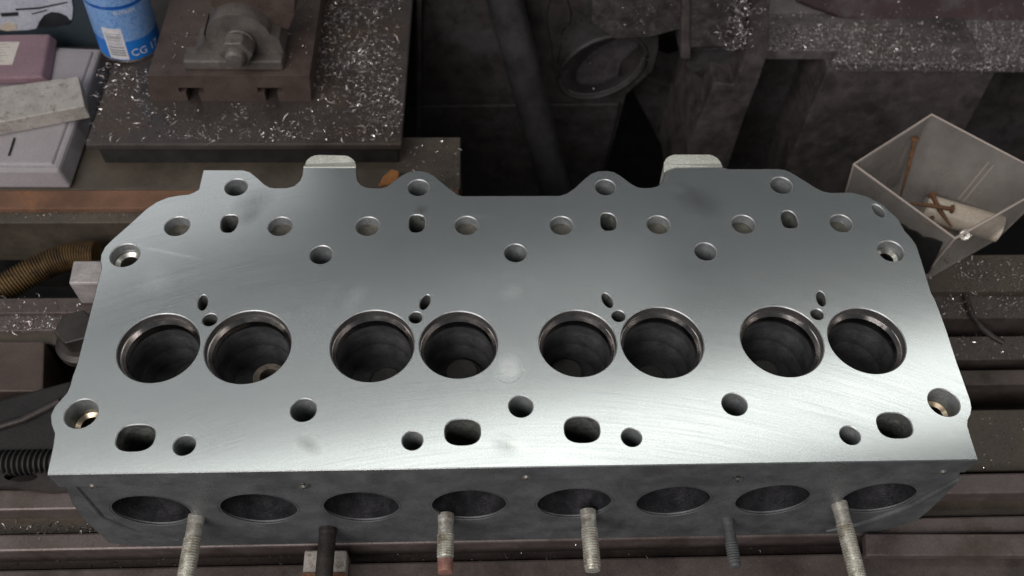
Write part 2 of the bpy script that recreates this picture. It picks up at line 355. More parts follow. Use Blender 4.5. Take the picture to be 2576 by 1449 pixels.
# cast lugs that slope away behind the milled edge
def lug(pts, name='cast_lug'):
    mb = MB(); p0 = [PS(x, y, -.0005) for x, y in pts[:2]]
    full = [PS(x, y, -.0005 if i < 2 else -.003) for i, (x, y) in enumerate(pts)]
    n = len(full); c = full
    tri = tessellate_polygon([[Vector((v.x, v.y, 0)) for v in c]])
    mb.add(c, [tuple(q) if (c[q[1]]-c[q[0]]).cross(c[q[2]]-c[q[0]]).z > 0 else tuple(q)[::-1] for q in tri], 0)
    low = [Vector((v.x, v.y-.001, -.02)) for v in c]
    mb.add(c+low, [(i, (i+1) % n, n+(i+1) % n, n+i) for i in range(n)]+[(i, n+i, n+(i+1) % n, (i+1) % n) for i in range(0)], 0)
    return obj(name, mb, 'pad', head)
lug([(967.7, 530.5), (1135, 530.5), (1131, 515.7), (1126, 509), (1118.6, 503.3), (1110, 498.5), (1100, 496), (1023.6, 494), (1012, 494.5), (1001.9, 496), (992, 500), (983, 506.4), (976, 514), (973.3, 523.5)])
lug([(2151, 534), (2303, 532), (2299, 521), (2293.8, 512.6), (2287, 504.5), (2278.3, 499), (2269, 495), (2259.6, 493), (2151, 493), (2142, 494.5), (2133.9, 498), (2126, 503), (2121.4, 509.5), (2117, 518), (2116, 523.5), (2117, 551), (2129, 541.5)])

mb = MB(); e0, e1 = PS(968, 532), PS(1134, 532)
mb.add([e0-Vector((0, .0008, -.00003)), e1-Vector((0, .0008, -.00003)), e1+Vector((0, 0, .0002)), e0+Vector((0, 0, .0002)), e0+Vector((0, .0003, -.0006)), e1+Vector((0, .0003, -.0006))], [(0, 1, 2, 3), (3, 2, 5, 4)])
obj('glint_lip', mb, 'bright', head)  # raised lip added and tilted to catch a glint from the tube
# cast body with eight side ports
YB = yf+.0012
D8 = [(378, 1280), (650, 1277), (908, 1271), (1180, 1265), (1446, 1260), (1696, 1256), (1946, 1253), (2211, 1251)]
poly = [(-.1985, -.0125), (.1985, -.0125), (.204, -.03), (.2045, -.06), (.2035, -.078), (.186, -.0925), (-.186, -.0925), (-.204, -.086), (-.205, -.057), (-.2037, -.035)]
body = MB()
pl = [Vector((x, z, 0)) for x, z in poly][::-1]
PC = []
for d in D8:
    q = PY(*d, YB); PC.append((q.x, -.0447))
loops = [pl]+[circ(c, .0175, 40) for c in PC]
fl_ = [Vector((v.x, YB, v.y)) for lp in loops for v in lp]
body.add(fl_, [tuple(q) if (fl_[q[1]]-fl_[q[0]]).cross(fl_[q[2]]-fl_[q[0]]).y < 0 else tuple(q)[::-1] for q in tessellate_polygon(loops)], 0)
n = len(poly); fr_ = [Vector((x, YB, z)) for x, z in poly]; bk_ = [Vector((x*.985, .318, z)) for x, z in poly]
body.add(fr_+bk_, [(i, (i+1) % n, n+(i+1) % n, n+i) for i in range(1, n)]+[tuple(range(n, 2*n))], 0)
# skirt up to the deck
body.add([(-.1995, YB, -.0126), (.1985, YB, -.0126), (.1985, YB, -.001), (-.1995, YB, -.001)], [(0, 1, 2, 3)], 0)
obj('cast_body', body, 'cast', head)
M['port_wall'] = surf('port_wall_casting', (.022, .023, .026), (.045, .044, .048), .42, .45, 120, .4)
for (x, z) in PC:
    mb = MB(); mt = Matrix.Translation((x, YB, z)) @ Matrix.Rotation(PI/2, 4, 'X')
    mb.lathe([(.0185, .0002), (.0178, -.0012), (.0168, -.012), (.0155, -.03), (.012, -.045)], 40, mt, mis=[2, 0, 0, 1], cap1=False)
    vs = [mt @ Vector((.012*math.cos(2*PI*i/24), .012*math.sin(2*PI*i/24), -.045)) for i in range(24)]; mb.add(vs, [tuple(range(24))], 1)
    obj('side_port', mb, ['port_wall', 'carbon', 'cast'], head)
# casting ribs across the ends of the front wall
def rib(ps, r):
    mb = MB(); q = [PY(*p, YB+.0002) for p in ps]; pts = []
    for k in range(len(q)-1):
        for t in range(5): pts.append(q[k].lerp(q[k+1], t/5))
    pts.append(q[-1]); n = len(pts)
    mb.tube(pts, [r*(.5+.5*math.sin(PI*(i+.8)/(n+.6))) for i in range(n)], 10); obj('casting_rib', mb, 'cast', head)
rib([(188, 1219), (257, 1301), (340, 1335), (450, 1358)], .0016); rib([(2413, 1203), (2293, 1269), (2157, 1318), (2080, 1335)], .0018)
# valve seats, throats and guides
seats = {}
for i, (x, y, r) in enumerate(PORTS):
    ex = i in (0, 3, 4, 7); R_ = r*.985
    key = ex
    if key not in seats:
        s_ = MB(); s_.lathe([(R_+.0004, -.0042), (R_-.0005, -.0045), (R_-.0018, -.0063), (R_-.0023, -.0090), (R_-.0018, -.0110)], 56)
        th = MB(); th.lathe([(R_-.0018, -.0110), (R_-.0015, -.017), (R_-.0025, -.027), (R_-.006, -.034)], 40)
        cap = [Vector(((R_-.006)*math.cos(2*PI*k_/40), (R_-.006)*math.sin(2*PI*k_/40), -.034)) for k_ in range(40)]; th.add(cap, [tuple(range(40))], 0)
        g = MB(); g.lathe([(.0105, -.0345), (.0088, -.026), (.0078, -.0245), (.0046, -.0242), (.0042, -.030)], 28); g.add([Vector((.0042*math.cos(2*PI*k_/28), .0042*math.sin(2*PI*k_/28), -.030)) for k_ in range(28)], [tuple(range(28))], 1)
        seats[key] = [obj('valve_seat', s_, 'seat', head), obj('port_throat', th, 'carbon', head), obj('valve_guide', g, ['guide', 'carbon'], head)]
        trio = seats[key]
        gd = MB(); gd.lathe([(.0105, -.0345), (.0088, -.0278), (.0074, -.0264), (.0001, -.0258)], 28); sooty = obj('valve_guide', gd, 'sooty_guide', head).data
        bpy.data.objects.remove([o for o in head.children if o.data == sooty][0])
        seats[key].append(sooty)
    else:
        trio = []
        for q in seats[key][:3]:
            c_ = q.copy(); COL.objects.link(c_); c_.parent = head; trio.append(c_)
    if i != 1: trio[2].data = seats[key][3]
    trio = trio[:3]
    for q in trio: q.location = (x, y, 0)
    off = [(.006, .004), (.006, -.004), (.004, -.002), (.001, .001), (-.003, .001), (-.001, -.002), (-.002, -.002), (0, .006)][i]
    trio[2].location = (x+off[0], y+off[1], (-.006, .002, -.004, -.002, -.003, -.005, -.001, -.008)[i])
# rings down the four end bolt holes
for (x, y, wd, mt) in BOLT_ENDS:
    c = cen(x, y); r = halfw(x, y, wd)*.98; mb = MB(); z0 = -.011 if mt == 'brass' else -.006
    mb.lathe([(r-.0002, z0), (r-.0008, z0), (r-.0026, z0-.0012), (r-.003, z0-.010)], 40, Matrix.Translation((c[0], c[1], 0)))
    obj('dowel_ring', mb, mt, head)
# core plug nearly flush with the milled face
c = cen(1621, 1170); mb = MB(); rnd = random.Random(4)
lp = [Vector((c[0]+.0071*(1+.035*math.sin(3*a+1)+.02*rnd.uniform(-1, 1))*math.cos(a), c[1]+.0084*(1+.03*math.sin(2*a))*math.sin(a), .00012)) for a in [2*PI*i/44 for i in range(44)]]
lp = [Vector((v.x, v.y, .00005)) for v in lp]; mb.add(lp, [tuple(range(44))], 0); lw = [Vector((c[0]+(v.x-c[0])*1.012, c[1]+(v.y-c[1])*1.012, .00002)) for v in lp]
mb.add(lp+lw, [(i, 44+i, 44+(i+1) % 44, (i+1) % 44) for i in range(44)], 1)
obj('core_plug', mb, ['face', 'face'], head)
# small dowel pins under the front edge
for d in [(235, 1217), (765, 1219), (1324, 1195), (1854, 1200), (2370, 1181)]:
    p = PY(*d, YB); mb = MB(); mb.lathe([(.0022, 0), (.0021, .0012), (.0012, .002), (.0002, .0022)], 14, Matrix.Translation(p) @ Matrix.Rotation(PI/2, 4, 'X')); obj('dowel_pin', mb, 'bright', head)
# manifold studs
def stud(x, z, ln, smooth_len, tip=None, r=.0039, tilt=0, mat='zinc'):
    mb = MB(); mt = Matrix.Translation((x, YB, z)) @ Matrix.Rotation(tilt, 4, 'Z') @ Matrix.Rotation(PI/2, 4, 'X')
    prof = [(r*1.02, -.001), (r*1.0, .002), (r*.95, .0035), (r*.95, smooth_len)]; mis = [0, 0, 0]
    zz = smooth_len; end = ln-(.006 if tip else .001)
    while zz < end-.0012:
        prof += [(r*1.04, zz+.0003), (r*1.04, zz+.0006), (r*.9, zz+.0009), (r*.9, zz+.0012)]; mis += [0, 0, 0, 0]; zz += .00125
    prof += [(r*.95, end), (r*.9, ln), (0.0002, ln+.0003)]; mis += [0, 1 if tip else 0, 1 if tip else 0]
    mb.lathe(prof, 18, mt, mis=mis); return obj('manifold_stud', mb, [mat, tip or mat], head)
stud(-.1530, -.0545, .075, .010); stud(-.0352, -.0585, .0272, .009, 'copper'); stud(.0336, -.057, .0282, .008); stud(.1560, -.0525, .075, .010)
stud(.1045, -.069, .024, .012, None, .003, 0, 'cast')
stud(-.0935, -.072, .06, .055, None, .0045, 0, 'dark_steel')

# ================================================================== MACHINE BED (setting)
ZB = -.0935
bed = tag(empty('machine_bed'), 'dark stepped machine bed with slideways, slots and swarf under the cylinder head', None, None, 'structure')
def Yd(y, z, x=100): return P(x, y, z).y
def rail(name, ya, yb, zt, zb, mat, x0=-1.2, x1=.02, xr=100, bev=.0008, undercut=0):
    mb = MB(); Ya, Yb2 = Yd(ya, zt, xr), Yd(yb, zt, xr)
    mb.box(x0, x1, Ya, Yb2, zb, zt); return obj(name, mb, mat, bed, bev)
# left of / behind the head
XE = P(1158, 420, -.1055).x
rail('back_ledge', 478, 345, -.1055, -.3, 'oil', x1=XE)
rail('rusty_strip', 525, 478, -.1045, -.12, 'rust', x1=XE-.001)
rail('front_ledge', 561, 525, -.108, PY(100, 655, Yd(561, -.108)).z, 'oil', x1=XE-.002)
rail('slot_back', 530, 478, -.1205, -.3, 'black', x1=XE-.003)
rail('inner_rail', 788, 749, -.1, -.3, 'bed')
rail('inner_rail', 832, 788, -.1025, -.3, 'bed_pink')
rail('inner_rail', 866, 832, -.106, -.13, 'oil')
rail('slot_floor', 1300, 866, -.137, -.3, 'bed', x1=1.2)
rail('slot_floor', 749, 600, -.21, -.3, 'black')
# front table with T-slots, along the whole width
rail('table_top', 1283, 1229, ZB, -.115, 'bed_pink', x1=1.2, bev=.0012)
rail('slot_step', 1342, 1300, ZB-.011, -.13, 'oil', x1=1.2)
rail('table_top', 1386, 1342, ZB, -.115, 'bed_pink', x1=1.2, bev=.0012)
rail('slot_step', 1432, 1386, ZB-.016, -.13, 'bed', x1=1.2)
rail('table_top', 1640, 1432, ZB-.001, -.115, 'bed', x1=1.2, bev=.0012)
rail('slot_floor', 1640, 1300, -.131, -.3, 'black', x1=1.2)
# right of the head
def railr(name, ya, yb, zt, zb, mat, x0=.02, x1=1.2, bev=.0008): return rail(name, ya, yb, zt, zb, mat, x0, x1, 2500, bev)
railr('outer_rail', 733, 640, -.1, -.3, 'oil')
railr('outer_rail', 800, 733, -.104, -.3, 'bed')
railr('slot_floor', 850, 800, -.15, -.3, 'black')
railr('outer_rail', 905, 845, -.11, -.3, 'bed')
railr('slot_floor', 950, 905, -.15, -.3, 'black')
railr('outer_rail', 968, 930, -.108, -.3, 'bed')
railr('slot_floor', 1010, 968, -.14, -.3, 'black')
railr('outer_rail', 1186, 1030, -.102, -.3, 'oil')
mb = MB(); mb.box(-3, 3, -1.5, 4, -.62, -.6); tag(obj('workshop_floor', mb, 'concrete'), 'dark workshop floor under the machine', None, None, 'structure')

# ================================================================== MACHINE COLUMN (setting, behind)
column = tag(empty('machine_column'), 'dark grimy machine casting with ribs and swarf dusted ledges behind the head', None, None, 'structure')
def slab(name, pts, Y, dy, mat, bev=.0015):
    mb = MB(); mb.prism([PY(x, y, Y) for x, y in pts], (0, dy, 0)); return obj(name, mb, mat, column, bev)
# back wall with the round recess
YW = .62
wl = [(1012, -260), (1662, -260), (1656, 120), (1640, 178), (1574, 238), (1500, 520), (1000, 520)]
el = [];  # recess outline
el2 = []
for i in range(40):
    a = 2*PI*i/40
    for lst, cx_, cy_, ru, rv, t_ in ((el, 1516, 168, 116, 68, -24), (el2, 1534, 153, 96, 42, -31)):
        u, v = ru*math.cos(a), rv*math.sin(a); t_ = math.radians(t_)
        lst.append((cx_+u*math.cos(t_)-v*math.sin(t_), cy_+u*math.sin(t_)+v*math.cos(t_)))
def wallpiece(outer, hole, Y, mat, name, depth=.05, mis=('wall', 'recess')):
    mb = MB(); lo = [PY(*p, Y) for p in outer]; hi = [PY(*p, Y) for p in hole]
    lps = [[Vector((v.x, v.z, 0)) for v in lo], [Vector((v.x, v.z, 0)) for v in hi]]; fl = lo+hi
    mb.add(fl, [tuple(q) if (fl[q[1]]-fl[q[0]]).cross(fl[q[2]]-fl[q[0]]).y < 0 else tuple(q)[::-1] for q in tessellate_polygon(lps)], 0)
    n = len(lo); mb.add(lo+[v+Vector((0, .12, 0)) for v in lo], [(i, (i+1) % n, n+(i+1) % n, n+i) for i in range(n)], 0)
    n = len(hi); c = sum(hi, Vector())/n
    r1 = [c+(v-c)*.96+Vector((0, .004, 0)) for v in hi]; r2 = [PY(*p, Y+depth) for p in el2]
    for a_, b_, mi in ((hi, r1, 1), (r1, r2, 1)): mb.add(a_+b_, [(i, (i+1) % n, n+(i+1) % n, n+i) for i in range(n)], mi, True)
    mb.add(r2, [tuple(range(n))], 1)
    return obj(name, mb, list(mis), column)
M['wall_c'] = M['wall']
wallpiece(wl, el, YW, 'wall', 'column_wall', .045)
mb = MB(); lp_ = [PY(*p, YW) for p in el]; mb.tube(lp_+lp_[:2], .0022, 10, caps=False); obj('recess_rim', mb, 'wall', column)
for cr_pts in ([(1387, -10), (1376, 33), (1378, 72), (1387, 111), (1392, 155), (1398, 188)], [(1425, -10), (1437, 33), (1434, 55), (1414, 78), (1409, 127), (1403, 160)], [(1330, 258), (1400, 255), (1470, 258), (1540, 252)], [(1408, 160), (1414, 200), (1432, 235)]):
    mb = MB(); mb.tube([PY(x, y, YW-.0002) for x, y in cr_pts], .0006, 5); obj('paint_crack', mb, 'black', column)
slab('wall_step', [(1012, 268), (1560, 262), (1500, 520), (1000, 520)], YW-.004, .0035, 'wall')
slab('edge_strip', [(1046, -200), (1062, -200), (1058, 400), (1046, 400)], YW-.016, .015, 'wall')
slab('deep_wall', [(1500, -260), (3000, -260), (3000, 620), (1400, 620)], .80, .02, 'black')
slab('upper_casting', [(1480, -260), (1718, -260), (1716, 72), (1640, 92), (1545, 98), (1490, 60)], .585, .034, 'wall2')
slab('post', [(1722, -200), (1740, -200), (1738, 150), (1712, 150)], .575, .1, 'rib')
slab('boxed_casting', [(1744, -200), (1888, -200), (1876, 118), (1738, 122)], .565, .12, 'wall2')
slab('boxed_casting', [(1738, 122), (1876, 120), (1850, 205), (1832, 212), (1760, 196), (1725, 168)], .585, .1, 'wall')
slab('inner_web', [(1560, 170), (1700, 220), (1790, 180), (1797, 207), (1732, 375), (1690, 520), (1672, 520), (1700, 380), (1660, 360)], .66, .05, 'wall')
slab('tall_rib', [(1893, -200), (1888, 60), (1876, 133), (1846, 214), (1797, 207), (1730, 377), (1690, 520), (1796, 520), (1830, 423), (1874, 293), (1906, 213), (1932, 135), (1945, -200)], .56, .10, 'rib')
slab('recess_wall', [(1840, 120), (2130, 110), (2110, 200), (1990, 520), (1780, 520)], .615, .05, 'wall')
slab('ribbed_block', [(2083, 173), (2176, 175), (2190, 155), (2473, 152), (2506, 173), (2503, 185), (2426, 330), (2372, 520), (1945, 520), (1980, 417)], .56, .12, 'rib')
slab('recess_wall', [(2400, 160), (2720, 160), (2680, 560), (2330, 560)], .61, .05, 'wall')
ZL = PY(2190, 155, .56).z
mb = MB(); x0, x1 = PY(1934, 130, .56).x, .75
yl0 = P(2020, 126, ZL).y
mb.prism([Vector((x0, yl0, ZL)), Vector((PY(2110, 120, yl0).x, yl0, ZL)), Vector((PY(2083, 173, .56).x, .5585, ZL)), Vector((x1, .5585, ZL)), Vector((x1, .70, ZL)), Vector((x0, .70, ZL))], (0, 0, -.01))
obj('swarf_ledge', mb, 'dust', column, .001)
YR = P(2300, 70, ZL).y+.004
b0 = Vector((0, YR+.012, ZL)); bn = Vector((0, -.72, .69)).normalized()
def onb(p, h=0):
    d = ray(*p); return CAM+d*((b0-CAM).dot(bn)/d.dot(bn))+bn*h
xa, xb = PY(1934, 60, YR).x, .8
mb = MB(); mb.prism([Vector((xa, YR+.012, ZL-.002)), Vector((xb, YR+.012, ZL-.002)), Vector((xb, YR+.372, ZL+.3737)), Vector((xa, YR+.372, ZL+.3737))], bn*-.02); obj('dust_bank', mb, 'dust', column)
redp = [(1990, -200), (2000, 4), (2043, 22), (2120, 48), (2206, 64), (2306, 74), (2450, 72), (2576, 64), (2700, 52), (2760, -200)]
mb = MB(); mb.prism([onb(p, .004) for p in redp], bn*-.005); obj('red_panel', mb, 'red', column, .002)

# ================================================================== THINGS BEHIND, LEFT
ZP = -.085
def quadprism(name, quad, z0, z1, mat, parent=None, bev=.001, skew=None):
    mb = MB(); q = [P(x, y, z1) for x, y in quad]
    lo = [Vector((v.x, v.y, z0)) for v in q]
    c = sum(q, Vector())/4
    mb.hexa(lo+q); return obj(name, mb, mat, parent, bev)
plate = tag(empty('steel_plate'), 'dark oily steel table plate littered with curly swarf, under the blue can', 'plate')
a = P(213, 364, ZP); b = P(1010, 364, ZP)
mb = MB(); q = [Vector((a.x, a.y, 0)), Vector((b.x, a.y, 0)), Vector((b.x+.006, .86, 0)), Vector((a.x+.004, .86, 0))]
mb.hexa([v+Vector((0, 0, ZP-.0055)) for v in q]+[v+Vector((0, 0, ZP)) for v in q]); obj('plate_top', mb, 'plate', plate, .0012)
mb = MB(); mb.box(a.x+.006, b.x-.003, a.y+.0022, .85, -.1054, ZP-.0055); obj('plate_base', mb, 'black', plate, .001)
def zat(x, y, Y): return PY(x, y, Y).z
# slotted block
sb = tag(empty('slotted_block'), 'brown steel block with two T-slots cut in its front, carrying the hinge bracket', 'block')
A, B = P(379, 252, ZP), P(783, 258, ZP); YS = (A.y+B.y)/2; ZS = PY(580, 190, YS).z
def zx(x, y): v = PY(x, y, YS); return (v.x, v.z)
T1 = [(493, 256), (493, 238), (454, 235), (452, 221), (505, 221), (503, 232), (498, 238), (498, 256)]
xL, xR = A.x, B.x
def tslot(cx, top, w1, w2, h1): return [(cx+w2, ZP), (cx+w2, top-h1), (cx+w1, top-h1), (cx+w1, top), (cx-w1, top), (cx-w1, top-h1), (cx-w2, top-h1), (cx-w2, ZP)]
s1, s2 = zx(479, 221), zx(678, 221)
pts = [(xL, ZP)]+tslot(s1[0], s1[1], .0085, .0044, .0045)[::-1]+tslot(s2[0], s2[1], .0085, .0044, .0045)[::-1]+[(xR, ZP), (xR+.0022, ZS), (xL+.005, ZS)]
mb = MB(); mb.prism([Vector((x, YS, z)) for x, z in pts], (0, .17, 0)); obj('block_body', mb, 'block', sb, .0007)
# hinge bracket
hb = tag(empty('hinge_bracket'), 'grey cast hinge bracket with a big hex nut, standing on the slotted block', 'bracket')
YK = YS+.013
kx = PY(603, 104, YK)
R_ = (PY(686, 104, YK)-PY(520, 104, YK)).length/2
base = MB(); bx0, bx1 = PY(470, 182, YS+.006).x, PY(716, 182, YS+.006).x
base.box(bx0, bx1, YS+.005, YS+.021, ZS+.0002, ZS+.008); obj('bracket_base', base, 'bracket', hb, .0012)
kn = MB(); ctrz = kx.z; pr = []
for i in range(25):
    aa = math.radians(14+172*i/24); pr.append((kx.x+R_*math.cos(aa), ctrz+R_*math.sin(aa)))
zb_ = ZS+.008
pr += [(kx.x-R_*1.02, zb_+.017), (kx.x-R_*1.1, zb_+.009), (kx.x-R_*1.25, zb_+.0055), (kx.x-R_*1.42, zb_+.004), (kx.x-R_*1.42, zb_), (kx.x+R_*1.27, zb_), (kx.x+R_*1.2, zb_+.012)]
kn.prism([Vector((x, YK, z)) for x, z in pr], (0, .022, 0)); obj('knuckle', kn, 'bracket', hb, .0011)
rimm = MB(); rimm.lathe([(R_*.49, 0), (R_*.49, .002), (R_*.46, .003), (R_*.2, .003)], 36, Matrix.Translation((kx.x, YK, ctrz)) @ Matrix.Rotation(PI/2, 4, 'X')); obj('washer', rimm, 'bracket', hb)
nut = MB(); ncx, ncz = kx.x-.0005, ctrz
hexp = [Vector((ncx+.0112*math.cos(PI/3*i), YK-.003, ncz+.0112*math.sin(PI/3*i))) for i in range(6)]
nut.prism(hexp, (0, -.011, 0)); obj('hex_nut', nut, 'bracket', hb, .001)
bt = MB(); bt.lathe([(.0068, .013), (.0066, .0185), (.0052, .0205), (.0002, .0212)], 24, Matrix.Translation((ncx, YK, ncz)) @ Matrix.Rotation(PI/2, 4, 'X')); obj('bolt_end', bt, 'bracket', hb)
# arm above
ar = tag(empty('hinged_arm'), 'brown flat steel arm leaning over the hinge bracket', 'arm')
mb = MB(); Ya = YK+.012
mb.prism([PY(x, y, Ya) for x, y in [(515, -160), (530, 18), (545, 22), (690, 68), (727, 76), (742, 40), (745, -160)]], (0, .05, 0)); obj('arm_bar', mb, 'block', ar, .001)

# aerosol can
can = tag(empty('aerosol_can'), 'blue gas refill spray can with white barcode panel standing on the swarf littered plate', 'can')
cc = P(330, 113, ZP+.0005); cr_ = .0215
lean = Matrix.Rotation(math.radians(3.5), 4, 'Y') @ Matrix.Rotation(math.radians(-1), 4, 'X')
can.location = cc; can.rotation_euler = lean.to_euler()
cb = MB()
cb.lathe([(.019, 0), (.0208, .0004), (.0215, .0018), (.0213, .003)], 56, mi=0)
cb.lathe([(.0213, .003), (.0216, .0036), (.0216, .0195)], 56, mi=1)
cb.lathe([(.0216, .0195), (.0216, .0465)], 56, mi=2)
cb.lathe([(.0216, .0465), (.0216, .0490)], 56, mi=3)
cb.lathe([(.0216, .0490), (.0216, .12)], 56, mi=2)
cb.lathe([(.0216, .12), (.018, .128), (.010, .132), (.0002, .132)], 56, mi=0)
obj('can_body', cb, ['bright', 'blue', 'can_print', 'deep_blue'], can)
camdir = math.atan2(CAM.y-cc.y, CAM.x-cc.x)
def onto(me_v, phi, z0, rr): return [(rr*math.cos(phi+x/rr), rr*math.sin(phi+x/rr), z0+y) for x, y in me_v]
def can_text(s_, size, phi, z0, mat, name):
    fc = bpy.data.curves.new(name, 'FONT'); fc.body = s_; fc.size = size; fc.align_x = 'LEFT'
    fo = bpy.data.objects.new(name, fc); COL.objects.link(fo)
    dg = bpy.context.evaluated_depsgraph_get(); me = bpy.data.meshes.new_from_object(fo.evaluated_get(dg))
    bpy.data.objects.remove(fo); 
    co = onto([(v.co.x, v.co.y) for v in me.vertices], phi, z0, .02175)
    mb = MB(); mb.add(co, [tuple(p.vertices) for p in me.polygons], 0); return obj(name, mb, mat, can)
can_text('CG 17', .0082, camdir-.12, .0068, 'white', 'printed_lettering')
can_text('BUTAAN', .0038, camdir-.3, .0425, 'white', 'printed_lettering')
bp = MB(); 
def panel(mb, x0, x1, z0, z1, phi, rr, mi=0):
    k_ = 8; vs = [];
    for i in range(k_+1):
        ph = phi+(x0+(x1-x0)*i/k_)/rr
        vs += [(rr*math.cos(ph), rr*math.sin(ph), z0), (rr*math.cos(ph), rr*math.sin(ph), z1)]
    mb.add(vs, [(2*i, 2*i+2, 2*i+3, 2*i+1) for i in range(k_)], mi)
panel(bp, -.0185, -.0048, .0042, .031, camdir, .0217)
obj('barcode_panel', bp, 'white', can)
M['grey_print'] = surf('printed_grey', (.2, .2, .22), (.26, .26, .28), .5, 0, 80, .05)
bars = MB(); rnd = random.Random(5); z_ = .0075
while z_ < .0275:
    h_ = rnd.choice((.0005, .0008, .0012)); panel(bars, -.0172, -.0062, z_, z_+h_, camdir, .0218); z_ += h_+rnd.choice((.0006, .0009, .0013))
obj('barcode', bars, 'grey_print', can)

# grey plastic case, steel bar, mauve box, picture
ZC0, ZC1 = -.1043, -.0835
cs = tag(empty('plastic_case'), 'flat grey plastic case under the steel bar at the left edge', 'case')
fr1 = PY(0, 428, Yd(467, ZC0, 0)); ZC1 = fr1.z
p0, p1 = P(-170, 427, ZC1), P(146, 428, ZC1); p2, p3 = P(254, 122, ZC1), P(-60, 112, ZC1)
mb = MB(); q = [p0, p1, p2, p3]; lo = [Vector((v.x+(.004 if i in (1, 2) else -.004), v.y+(-.003 if i < 2 else .003), ZC0)) for i, v in enumerate(q)]
mb.hexa(lo+q); obj('case_shell', mb, 'case', cs, .002)
mb = MB(); ins = lambda k_, z: [Vector((v.x+(-k_ if i in (1, 2) else k_), v.y+(k_ if i < 2 else -k_), z)) for i, v in enumerate(q)]
mb.hexa(ins(.0035, ZC1-.001)+ins(.005, ZC1+.0014)); obj('case_lid', mb, 'case', cs, .0009)
mb = MB(); a_, b_ = P(36, 347, ZC1+.0022), P(22, 391, ZC1+.0022); mb.tube([a_, b_], .0006, 6); obj('seam', mb, 'black', cs)
barz = ZC1+.0135
mb = MB(); q2 = [P(-120, 330, barz), P(213, 266, barz), P(197, 191, barz), P(-120, 236, barz)]
mb.hexa([Vector((v.x, v.y, ZC1+.0022)) for v in q2]+q2)
tag(obj('steel_bar', mb, 'bar', None, .0006), 'ground steel bar lying slantwise on the grey plastic case', 'steel bar')
mx_ = tag(empty('mauve_box'), 'thin mauve plastic box with a paper label, on the grey case behind the steel bar', 'box')
mz = ZC1+.0022; q3 = [P(-140, 200, mz+.0065), P(104, 193, mz+.0065), P(124, 84, mz+.0065), P(-110, 88, mz+.0065)]
mb = MB(); mb.hexa([Vector((v.x+(.004 if i in (1, 2) else -.004), v.y, mz)) for i, v in enumerate(q3)]+q3); obj('box_shell', mb, 'mauve', mx_, .0015)
mb = MB(); q4 = [P(-70, 164, mz+.0068), P(31, 162, mz+.0068), P(50, 105, mz+.0068), P(-50, 106, mz+.0068)]; mb.hexa([v-Vector((0, 0, .0004)) for v in q4]+q4); obj('label_sticker', mb, 'paper', mx_)
mb = MB()
for i in range(7):
    r0 = P(-30, 112+7*i, mz+.0070); r1 = P(20+10*math.sin(i*2.1)-2*i, 112+7*i, mz+.0070); mb.add([r0, r1, r1+Vector((0, .0006, 0)), r0+Vector((0, .0006, 0))], [(0, 1, 2, 3)])
obj('label_lines', mb, 'grey_print', mx_)
# printed picture card leaning at the back
pc = tag(empty('picture_card'), 'dark teal printed card showing a pale car, behind the grey case', 'picture')
YC = P(120, 116, ZC0).y+.004
def card(pts, off, mat, name):
    mb = MB(); mb.prism([PY(x, y, YC)+Vector((0, off, 0)) for x, y in pts], (0, .0006, 0)); return obj(name, mb, mat, pc)
card([(-120, -120), (236, -120), (252, 118), (-100, 118)], 0, 'teal', 'card_sheet')
card([(-120, -60), (172, -60), (184, 20), (182, 44), (178, 50), (168, 38), (150, 30), (130, 28), (112, 36), (100, 52), (92, 70), (70, 74), (20, 76), (-20, 68), (-120, 66)], -.0008, 'print_white', 'car_print')
card([(96, 66), (104, 50), (116, 38), (132, 31), (150, 33), (168, 41), (178, 52), (172, 58), (150, 62), (120, 66)], -.0012, 'print_black', 'wheel_print')
card([(4, 62), (18, 54), (42, 58), (45, 72), (20, 76), (0, 72)], -.0012, 'print_lamp', 'lamp_print')
card([(2, 31), (46, 28), (46, 37), (6, 39)], -.0014, 'print_black', 'grille_print')
card([(40, 20), (100, 16), (170, 2), (170, 5), (100, 20), (40, 24)], -.0012, 'print_black', 'trim_print')
card([(80, 32), (120, 22), (118, 25), (82, 34)], -.0012, 'print_black', 'trim_print')

# ================================================================== THINGS ON THE BED, LEFT
hose = MB(); path = []
for i in range(241):
    t = i/240; x = -40+ (285)*t; y = 752-112*math.sin(min(1, t*1.05)*PI*.5)**1.15
    path.append(P(x, y, -.122+.006*t))
hose.tube(path, [.0084+.0010*math.sin(2*PI*i/6.0) for i in range(241)], 16)
tag(obj('flexible_hose', hose, 'hose'), 'rusty ribbed flexible metal hose curving out of the bed slot at the left', 'hose')
mb = MB(); z1 = -.078; qd = [P(172, 713, z1), P(262, 713, z1), P(262, 655, z1), P(184, 655, z1)]
mb.hexa([Vector((v.x, v.y, -.0995)) for v in qd]+qd); tag(obj('packing_block', mb, 'pale_block', None, .0012), 'pale square metal block tucked against the left end of the cylinder head', 'block')
mb = MB(); cl = P(195, 832, -.088)
hx = [Vector((cl.x+.012*math.cos(PI/3*i+.3), cl.y+.012*math.sin(PI/3*i+.3), -.094)) for i in range(6)]
cb_ = tag(empty('clamp_bolt'), 'dark oily hex bolt half hidden by the left end of the cylinder head', 'bolt')
mb.prism(hx, (0, 0, .011)); obj('bolt_head', mb, 'dark_steel', cb_, .0012)
mb = MB(); mb.lathe([(.016, -.103), (.016, -.098), (.013, -.096), (.003, -.095)], 28, Matrix.Translation((cl.x, cl.y, 0))); obj('washer', mb, 'dark_steel', cb_)
mb = MB(); mb.lathe([(.007, -.137), (.007, -.103)], 20, Matrix.Translation((cl.x, cl.y, 0))); obj('bolt_shank', mb, 'dark_steel', cb_)
quadprism('steel_block', [(-140, 985), (108, 985), (112, 858), (-140, 858)], -.137, -.1, 'block')
